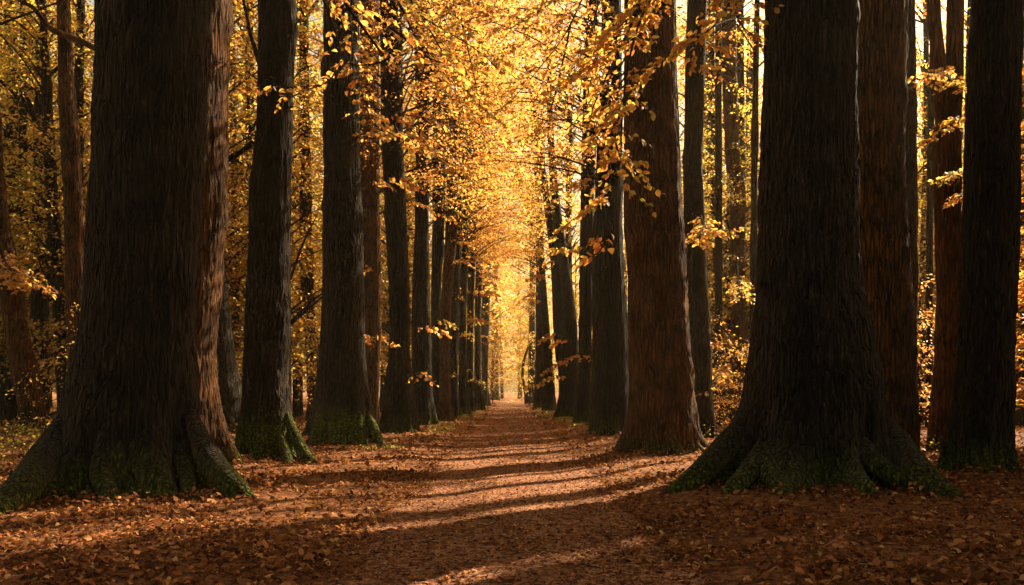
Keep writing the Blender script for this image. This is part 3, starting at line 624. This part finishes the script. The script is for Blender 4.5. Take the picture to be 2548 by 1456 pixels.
# ------------------------------------------------------------------ hanging boughs of the near beeches
def bough(owner, stems, seed, leaf=.092, twig_len=.55, every=.16, per=9, r0=.022, only_after=.0, sag=.5, world=False):
    t, X0, d0 = TREES[owner]; r = np.random.default_rng(seed)
    off = np.array([X0, d0, 0])
    for st in stems:
        wood = Geo(); lv = Geo()
        pts = smooth_path(st if world else [P(*s) for s in st], 12) - off
        seg = np.linalg.norm(np.diff(pts, axis=0), axis=1); s = np.concatenate([[0], np.cumsum(seg)])
        tv, tf = tube(pts, np.interp(s / s[-1], [0, .6, 1], [r0, r0 * .5, .004]), 7); wood.add(tv, [(tf, 0)], .5)
        pos_s = np.arange(only_after * s[-1], s[-1], every)
        for k, q in enumerate(pos_s):
            p = np.array([np.interp(q, s, pts[:, a]) for a in range(3)])
            tan = np.array([np.interp(min(q + .2, s[-1]), s, pts[:, a]) for a in range(3)]) - p
            yaw = math.atan2(tan[1], tan[0]) + (1 if k % 2 else -1) * r.uniform(.4, 1.3)
            L = twig_len * r.uniform(.5, 1.3) * (1 - .4 * q / s[-1])
            dv = np.array([math.cos(yaw), math.sin(yaw), -.25 + r.normal(0, .22)])
            u = np.linspace(0, 1, 6)[:, None]
            tp = p + dv * L * u - np.array([0, 0, sag * L]) * u ** 2 * .6
            tv, tf = tube(tp, np.linspace(.006, .002, 6), 4); wood.add(tv, [(tf, 0)], .5)
            n = max(3, int(per * r.uniform(.6, 1.4))); w = np.sort(r.uniform(.15, 1, n))
            lp = np.stack([np.interp(w, u[:, 0], tp[:, a]) for a in range(3)], -1) + r.normal(0, .012, (n, 3))
            ly = yaw + np.where(np.arange(n) % 2, 1, -1) * r.uniform(.3, 1.2, n)
            add_leaves(lv, r, lp, ly, r.normal(-.55, .38, n), r.normal(0, .65, n), leaf * r.uniform(.65, 1.2, n), 'fine', 0, curl=r.uniform(-.5, 1.6, n))
        if lv.v:
            b = link('bough', wood.build('bough', [TWIG]), t)
            link('foliage', lv.build('foliage', [LEAF], smooth=True), b)

bough('R1', [((1960, -420, 13.2), (1800, -150, 12.7), (1660, -20, 12.2), (1560, 50, 12.0), (1480, 130, 11.9), (1385, 240, 11.8)),
             ((1640, -40, 12.2), (1590, 60, 12.0), (1560, 180, 11.8), (1548, 300, 11.7), (1540, 420, 11.7), (1505, 500, 11.6), (1430, 545, 11.6)),
             ((1600, 0, 12.1), (1510, 190, 11.9), (1470, 300, 11.9), (1500, 390, 11.8)),
             ((1560, 240, 11.8), (1530, 330, 11.7), (1545, 400, 11.6), (1560, 480, 11.5)),
             ((1900, -300, 13.0), (1840, -60, 12.5), (1780, 60, 12.3), (1700, 110, 12.2), (1620, 180, 12.2), (1570, 260, 12.1)),
             ((1850, -100, 12.6), (1830, 20, 12.4), (1850, 70, 12.3), (1880, 110, 12.2)),
             ((1740, 70, 12.3), (1730, 120, 12.2), (1745, 175, 12.1)),
             ((1700, -60, 12.3), (1640, 30, 12.2), (1600, 80, 12.0), (1440, 180, 12.0))], 5, per=13, every=.11, leaf=.10, twig_len=.65)
bough('R1', [((1520, 560, 11.6), (1490, 628, 11.7), (1450, 640, 11.7))], 6, per=6, every=.14, twig_len=.3, leaf=.12)
bough('L1', [((470, -420, 11.2), (640, -260, 10.8), (780, -90, 10.5), (860, 10, 10.4), (930, 50, 10.3), (1020, 70, 10.3)),
             ((760, -110, 10.5), (820, 40, 10.6), (845, 130, 10.7), (820, 200, 10.7), (760, 215, 10.6), (650, 215, 10.5)),
             ((860, 10, 10.4), (940, 120, 10.5), (960, 150, 10.5), (880, 160, 10.5), (850, 110, 10.5)),
             ((930, 40, 10.3), (1000, 90, 10.5), (1060, 140, 10.8), (1140, 170, 11))], 7, per=9, every=.17)
bough('L4', [((860, -150, 20), (880, 120, 16), (920, 290, 14), (970, 330, 13.4), (1030, 360, 13.1), (1110, 390, 13)),
             ((905, 250, 14.6), (960, 280, 14), (1040, 290, 13.6), (1120, 310, 13.4)),
             ((850, 355, 21), (890, 338, 20), (940, 326, 19), (990, 330, 18), (1040, 350, 17))], 8, per=9, every=.2, only_after=.3)
# higher boughs meeting over the path
bough('L3', [((690, -420, 16.6), (850, -200, 15), (980, -20, 13.5), (1080, 60, 12.8), (1180, 120, 12.4), (1260, 190, 12.2)),
             ((900, -140, 14.6), (1020, 0, 13.6), (1120, 160, 13), (1180, 250, 12.8), (1240, 300, 12.6)),
             ((980, -20, 13.5), (1040, 110, 13.2), (1060, 190, 13), (1130, 250, 13))], 9, per=11, every=.15, only_after=.25, leaf=.086)
bough('R6', [((1620, -300, 18.6), (1500, -130, 16), (1400, -20, 14.6), (1310, 50, 13.8), (1220, 80, 13.2), (1120, 60, 13)),
             ((1500, -130, 16), (1420, 60, 15), (1350, 160, 14.4), (1290, 230, 14), (1240, 280, 14)),
             ((1420, 60, 15), (1390, 200, 14.6), (1360, 300, 14.3), (1320, 360, 14)),
             ((1520, -100, 16.2), (1460, 120, 15.5), (1440, 260, 15), (1420, 360, 14.8))], 10, per=11, every=.16, only_after=.2, leaf=.086)
bough('L5', [((920, -200, 30), (1040, -60, 24), (1150, 60, 20), (1240, 160, 18.5), (1330, 230, 18)), ((1040, -60, 24), (1160, 0, 21), (1280, 40, 19), (1380, 90, 18)), ((1150, 60, 20), (1180, 190, 18.5), (1200, 280, 18), (1240, 360, 17.5))], 21, per=13, every=.16, only_after=.3, leaf=.102, twig_len=.7)
bough('R7', [((1520, -200, 27.5), (1430, -60, 22), (1350, 30, 19), (1290, 120, 18), (1180, 160, 17.5)), ((1430, -60, 22), (1380, 120, 19), (1330, 260, 18), (1300, 380, 17.5)), ((1350, 30, 19), (1280, 20, 18), (1180, 30, 17), (1100, 0, 16.5))], 22, per=13, every=.16, only_after=.3, leaf=.102, twig_len=.7)
bough('L6', [((980, 40, 27), (1060, 120, 23), (1130, 220, 21), (1200, 330, 20), (1230, 420, 20)), ((1000, 300, 27), (1080, 380, 23), (1140, 420, 21.5), (1180, 470, 21))], 23, per=12, every=.17, only_after=.3, leaf=.102, twig_len=.7)
bough('R8', [((1460, 60, 33), (1420, 200, 26), (1360, 330, 23), (1300, 440, 22)), ((1440, 300, 33), (1400, 420, 27), (1370, 520, 25), (1340, 580, 24.5))], 24, per=12, every=.17, only_after=.3, leaf=.102, twig_len=.7)
bough('L13', [((1192, 300, 60), (1225, 420, 64), (1250, 560, 68), (1262, 700, 70)), ((1190, 600, 60), (1222, 690, 64), (1240, 760, 68), (1246, 820, 70)), ((1225, 420, 64), (1262, 520, 70), (1300, 600, 74))], 25, per=12, every=.35, only_after=.15, leaf=.20, twig_len=1.3)
bough('R12', [((1324, 600, 92), (1300, 700, 92), (1278, 780, 92), (1262, 830, 93)), ((1322, 780, 92), (1298, 860, 94), (1276, 910, 95)), ((1324, 520, 92), (1290, 560, 96), (1262, 640, 98))], 26, per=12, every=.4, only_after=.1, leaf=.24, twig_len=1.6)
bough('L15', [((1232, 700, 125), (1250, 800, 125), (1268, 870, 125)), ((1232, 800, 125), (1252, 880, 125), (1262, 920, 125)), ((1232, 560, 125), (1262, 680, 125), (1290, 780, 125))], 27, per=12, every=.5, only_after=.1, leaf=.28, twig_len=2.0)
bough('R6b', [((1740, 520, 25), (1755, 560, 22), (1790, 575, 20), (1850, 560, 19.5)), ((1755, 560, 22), (1735, 590, 20), (1712, 605, 19.4))], 12, per=10, every=.14, only_after=.3, leaf=.10)
bough('R6c', [((1835, 640, 35), (1838, 700, 27), (1845, 735, 24), (1875, 745, 23.4)), ((1830, 880, 35), (1790, 930, 26), (1750, 980, 23.5))], 13, per=9, every=.15, only_after=.5, leaf=.10)
bough('R3', [((2360, 150, 19.5), (2330, 190, 17.5), (2290, 185, 16.8)), ((2355, 180, 18.5), (2370, 205, 17), (2392, 235, 16.6)),
             ((2385, 290, 19), (2370, 300, 17.5), (2340, 330, 17), (2300, 345, 16.8)), ((2390, 420, 19), (2370, 435, 17.5), (2330, 450, 17)), ((2395, 480, 19), (2385, 490, 17.5), (2362, 505, 17.2))], 14, per=9, every=.12, only_after=.25, leaf=.095, twig_len=.4)
bough('A1', [((0, 600, 23), (20, 660, 20), (70, 690, 18.5), (120, 720, 18)), ((10, 640, 21), (40, 700, 19.5), (60, 705, 19)), ((0, 660, 20), (30, 680, 19), (75, 670, 18.6))], 15, per=11, every=.12, only_after=.2, leaf=.10)

# short leafy shoots growing straight from the trunks of the rows
re = np.random.default_rng(64)
for k, key in enumerate(('L4', 'L6', 'L7', 'L8', 'L10', 'L12', 'L13', 'R7', 'R8', 'R9', 'R9b', 'R10', 'R11')):
    t, X0, d0 = TREES[key]; st = []
    for q in range(4):
        z = re.uniform(1.6, 8.5); sx = (1 if X0 < 0 else -1) if re.random() < .7 else re.choice([-1, 1]); L = re.uniform(.7, 1.5); dy = -re.uniform(.2, .9)
        b = np.array([X0 + sx * .25, d0 - .25, z])
        st.append([b, b + np.array([sx * L * .4, dy * L * .4, .14]), b + np.array([sx * L * .8, dy * L * .8, .10]), b + np.array([sx * L * 1.15, dy * L, -.15])])
    bough(key, st, 700 + k, leaf=.10 + .0012 * d0, per=8, every=.14, only_after=.35, twig_len=.4, r0=.012, world=True)

# ------------------------------------------------------------------ the wood on both sides
rw = np.random.default_rng(77)
PROTO = []
for k in range(6):
    r = np.random.default_rng(500 + k); w = r.uniform(.17, .36); ln = r.uniform(-.05, .05); top = 17 + k
    prof = [[-.3, -w * 1.5, w * 1.5], [.1, -w * 1.3, w * 1.3], [.6, -w, w], [4, -w * .9 + ln * 4, w * .9 + ln * 4], [9, -w * .7 + ln * 9, w * .7 + ln * 9], [top, ln * 12 - .05, ln * 12 + .05]]
    limbs = []
    for q in range(7):
        z0 = r.uniform(3, 13); a = r.uniform(0, 2 * PI); L = r.uniform(1.5, 3.2); b = np.array([ln * z0, 0, z0])
        limbs.append(([b, b + np.array([math.cos(a) * L * .5, math.sin(a) * L * .5, L * .45]), b + np.array([math.cos(a) * L, math.sin(a) * L, L * .75])], [w * .3, w * .2, .015]))
    PROTO.append(trunk_mesh('wood_trunk', 500 + k, prof, BARK_FAR, 24, .35, lobes=5, rough=.012, limbs=limbs))
taken = [(v[1], v[2]) for v in TREES.values()]
def place_wood(x, y, label, group, sc, dense=.3):
    t = thing('forest_tree', label, 'tree', (x, y, float(ground_z(x, y)) - .05), group)
    t.rotation_euler = (0, 0, rw.uniform(0, 2 * PI)); t.scale = (sc, sc, sc)
    link('trunk', PROTO[int(rw.integers(6))], t)
    c = link('crown', FOREST[int(rw.integers(5))] if rw.random() > dense else DENSE[int(rw.integers(2))], t)
    if x > 5 and y < 60: c.scale = (1, 1, min(.68, (1.2 + .45 * y) / (17.5 * sc)))
    c.rotation_euler = (0, 0, rw.uniform(0, 6)); return t
def wood(side, y0, y1, step, xin, label, group, keep=1.0, xmax=60, dense=.5):
    y = y0
    while y < y1:
        half = min(.62 * y + 4, xmax); x = xin
        while x < half:
            px, py = side * (x + rw.uniform(-.4, .4) * step), y + rw.uniform(-.45, .45) * step
            if rw.random() < keep and all((px - a) ** 2 + (py - b) ** 2 > 4 for a, b in taken):
                place_wood(px, py, label, group, rw.uniform(.85, 1.25), dense)
            x += step
        y += step
wood(-1, 31, 60, 4.2, 7.2, 'one of the slim golden-leaved trees crowding the wood left of the avenue', 'slim trees crowding the wood on the left', xmax=36, dense=.8)
wood(1, 37, 60, 4.4, 10.0, 'one of the slim golden-leaved trees crowding the wood right of the avenue', 'slim trees crowding the wood on the right', xmax=36, dense=.3)
wood(-1, 64, 120, 8, 6.5, 'one of the small far trees seen through gaps in the left row', 'far trees beyond the left row', xmax=50, dense=.85)
wood(1, 64, 120, 8, 9.5, 'one of the small far trees seen through gaps in the right row', 'far trees beyond the right row', xmax=54, dense=.35)

for k, (vx, dd, w, lab) in enumerate([(586, 38, 9, 'thin pole-like trunk in the gap left of the bulging mossy-rooted beech'), (56, 30, 11, 'thin pole-like trunk just behind the curved trunk at the left edge'),
        (1788, 33, 9, 'thin pole-like trunk between the grey brown trunk and the kinked trunk'), (1874, 30, 8, 'thin pole-like trunk against the left edge of the huge right trunk'),
        (2312, 28, 8, 'thin pole-like trunk just left of the forked trunk'), (928, 46, 10, 'thin pole-like trunk left of the beech with a hollow scar'), (2402, 33, 8, 'thin pole-like trunk just left of the far right trunk'), (188, 40, 8, 'thin pole-like trunk along the left edge of the huge left trunk'), (612, 52, 8, 'fainter thin trunk left of the bulging mossy-rooted beech'), (10, 44, 10, 'thin far trunk at the very left edge')]):
    q = rw.uniform(-14, 14); y0 = HY + CAMH / dd * F
    tree('pole%d' % k, dd, [(0, vx - w * .8 + q, vx + w * .8 + q), (400, vx - w + q * .3, vx + w + q * .3), (750, vx - w, vx + w), (y0 - 20, vx - w * 1.1, vx + w * 1.1), (y0, vx - w * 1.8, vx + w * 1.8)], lab, WL if vx < 1272 else WR, mat=BARK_FAR, crown=HIGH[k % 2], nth=40, zstep=.15, rough=.012)

# fallen twigs
g = Geo(); r = np.random.default_rng(31)
for k in range(170):
    y = r.uniform(5.5, 24); x = r.uniform(-1, 1) * (.6 * y + 1); a = r.uniform(0, PI); L = r.uniform(.08, .4)
    u = np.linspace(-.5, .5, 5); px = x + np.cos(a) * u * L + r.normal(0, .02, 5); py = y + np.sin(a) * u * L + r.normal(0, .02, 5)
    tv, tf = tube(np.stack([px, py, ground_z(px, py) + .03 + r.uniform(0, .03, 5)], -1), np.linspace(.005, .002, 5) * r.uniform(.5, 1.3), 4); g.add(tv, [(tf, 0)], .5)
tw = link('fallen_twigs', g.build('fallen_twigs', [TWIG])); tw['kind'] = 'stuff'; tw['label'] = 'small dead twigs lying among the fallen leaves'

for x, y, l in ((13.6, 48, 'dense golden tree filling the gap left of the huge right trunk'), (19.3, 42, 'dense golden tree filling the gap right of the orange brown trunk'), (11.9, 52, 'dense golden tree far behind the trunk with a kink'), (22.6, 43, 'dense golden tree behind the forked trunk')):
    place_wood(x, y, l, WR, 1.2, 1.0).children[-1].scale = (1, 1, 1)

for x, y, l in ((14.6, 64, 'tall golden tree closing the wood far behind the grey brown trunk'), (20.5, 73, 'tall golden tree far behind the gap at the left edge of the huge right trunk'),
                (31.7, 66, 'tall golden tree far behind the forked trunk'), (39.5, 75, 'tall golden tree far behind the gap beside the far right trunk')):
    place_wood(x, y, l, WR, 1.7, 1.0).children[-1].scale = (1, 1, 1)

def sapling(x, y, sc, label, k):
    t = thing('beech_sapling', label, 'sapling', (x, y, float(ground_z(x, y))), 'young beeches among the trunks'); t.scale = (sc, sc, sc)
    g = Geo(); r = np.random.default_rng(900 + k)
    pts = smooth_path([(0, 0, -.1), (r.uniform(-.1, .1), 0, 1.2), (r.uniform(-.2, .2), r.uniform(-.2, .2), 2.6), (r.uniform(-.3, .3), 0, 4.4)], 6)
    tv, tf = tube(pts, np.linspace(.045, .006, len(pts)), 7); g.add(tv, [(tf, 0)], .5)
    link('stem', g.build('stem', [TWIG]), t)
    c = link('crown', SMALL[k % 3], t); c.rotation_euler = (0, 0, k * 1.7)
sapling(-10.6, 21, .75, 'leafy sapling at the far left edge below the curved trunk', 0)
sapling(-12.6, 25.5, 1.0, 'taller sapling behind the curved leaning trunk at the left edge', 1)
sapling(-11.3, 27.5, .9, 'sapling between the curved trunk and the slim left-leaning trunk', 2)
sapling(6.1, 27.5, .8, 'sapling with yellow green sprays between the grey brown and the kinked trunk', 3)
sapling(7.2, 26, .6, 'small sapling at the left foot of the huge right trunk', 4)
sapling(-7.4, 33, 1.0, 'sapling in the gap left of the mossy-rooted beech', 5)
sapling(12.3, 26, 1.0, 'sapling in the gap left of the forked trunk', 6)
sapling(1.9, 70, 1.3, 'young tree leaning over the right side of the path far away', 7)
sapling(-1.9, 88, 1.5, 'young tree on the left side of the path far away', 8)

# trees that close the far end of the avenue
for k, (x, y, s, l) in enumerate([(-3.4, 101, .9, 'golden tree leaning over the path from the left near its far end'), (3.6, 108, .9, 'golden tree leaning over the path from the right near its far end'), (-4.2, 128, 1.0, 'golden tree behind the hazy trunk at the far left end of the path'), (-1.6, 152, 1.6, 'tall golden tree arching over the pale opening at the end of the path'), (1.7, 163, 1.7, 'tallest golden tree straight behind the pale opening at the end of the path'), (4.4, 136, 1.0, 'golden tree right of the bright gap at the end of the path'),
    (-4.5, 150, 1.2, 'golden tree closing the far end of the path on its left'), (4.0, 156, 1.25, 'golden tree closing the far end of the path on its right')]):
    place_wood(x, y, l, 'golden trees at the end of the path', s, 1.0)

# far-off wood as one mass of leaves
r = np.random.default_rng(5); geo = Geo()
N = 5200
y = r.uniform(118, 215, N); x = r.uniform(-1, 1, N) * (y * .64 + 8); z = 1 + 33 * r.random(N) ** .9
k = (np.abs(x) > 3.0 + 3.0 * r.random(N)) | (z > 9 + 5 * r.random(N)); x, y, z = x[k], y[k], z[k]
sprays(geo, r, np.stack([x, y, z], -1), r.uniform(0, 6, len(x)), r.uniform(1.2, 2.6, len(x)), 30, .36, 'low', 0)
dw = link('distant_woodland', geo.build('distant_woodland', [LEAF_WOOD_SHADED], smooth=False)); dw['kind'] = 'stuff'
dw['label'] = 'far-off golden wood closing the view behind the trees'

# unseen trees added just right of the frame to shade the foreground
SHADE = crown_mesh('shade_crown', 170, 1.6, 17, lambda t: 3.9 * (1 - .45 * t), 900, 40, .15)
for x, y, sc in ((12.2, 13.4, .9), (13.8, 16.6, 1.0), (14.6, 13.6, 1.0), (16.7, 21.0, 1.0), (17.6, 19.6, 1.0), (17, 16, 1.0), (14.8, 19.2, 1.0), (13.0, 10.6, .9)):
    t = place_wood(x, y, 'unseen leafy beech added just outside the frame on the right to shade the foreground', 'unseen beeches added for shade right of the frame', sc)
    cr = [c for c in t.children if c.name.startswith('crown')][0]; cr.data = SHADE; cr.scale = (1, 1, .66 if 15 < y < 24 else 1)

# ------------------------------------------------------------------ haze
bx = np.array([[-120, -15, -3], [120, -15, -3], [120, 230, -3], [-120, 230, -3], [-120, -15, 34], [120, -15, 34], [120, 230, 34], [-120, 230, 34]], float)
bf = np.array([[0, 3, 2, 1], [4, 5, 6, 7], [0, 1, 5, 4], [1, 2, 6, 5], [2, 3, 7, 6], [3, 0, 4, 7]])
m, nt, out, N_, L_ = nodes('haze_air')
pv = N_('ShaderNodeVolumePrincipled'); pv.inputs['Color'].default_value = (1, .80, .48, 1); pv.inputs['Density'].default_value = .0004; pv.inputs['Anisotropy'].default_value = .3
L_(pv.outputs[0], out.inputs['Volume'])
HAZE = True
if HAZE:
    hz = link('haze', make_mesh('haze', bx, [(bf, 0)], [m], smooth=False)); hz['kind'] = 'stuff'

# ------------------------------------------------------------------ light
AZ, EL = math.radians(44.5), math.radians(32)
sky = W.node_tree.nodes.new('ShaderNodeTexSky'); sky.sky_type = 'NISHITA'; sky.sun_disc = False
sky.sun_elevation = EL; sky.sun_rotation = AZ; sky.dust_density = 3.0; sky.air_density = 1.2
bg = W.node_tree.nodes['Background']; bg.inputs['Strength'].default_value = .05
tint = W.node_tree.nodes.new('ShaderNodeMixRGB'); tint.blend_type = 'MULTIPLY'; tint.inputs['Fac'].default_value = 1
tint.inputs['Color2'].default_value = (1.0, .79, .47, 1)
W.node_tree.links.new(sky.outputs[0], tint.inputs['Color1']); W.node_tree.links.new(tint.outputs[0], bg.inputs['Color'])
sl = bpy.data.lights.new('sun', 'SUN'); sl.energy = 5; sl.angle = math.radians(.5); sl.color = (1, .85, .60)
so = bpy.data.objects.new('sun', sl); C.objects.link(so)
sv = Vector((math.cos(EL) * math.sin(AZ), math.cos(EL) * math.cos(AZ), math.sin(EL)))
so.rotation_euler = (-sv).to_track_quat('-Z', 'Y').to_euler(); so.location = (30, 30, 40)

# ------------------------------------------------------------------ camera
cam = bpy.data.cameras.new('camera'); co = bpy.data.objects.new('camera', cam); C.objects.link(co)
co.location = (0, 0, CAMH); co.rotation_euler = (PI / 2, 0, 0)
cam.sensor_width = 36; cam.lens = 36 * F / 2548; cam.shift_y = (HY - 728) / 2548; cam.shift_x = (1274 - CX) / 2548
cam.clip_start = .1; cam.clip_end = 2000
S.camera = co
S.view_settings.view_transform = 'Standard'; S.view_settings.look = 'None'; S.view_settings.gamma = 1; S.view_settings.exposure = 2.3
S.render.engine = 'CYCLES'
cy = S.cycles
cy.max_bounces = 4; cy.diffuse_bounces = 2; cy.transmission_bounces = 3; cy.volume_bounces = 0; cy.use_denoising = True
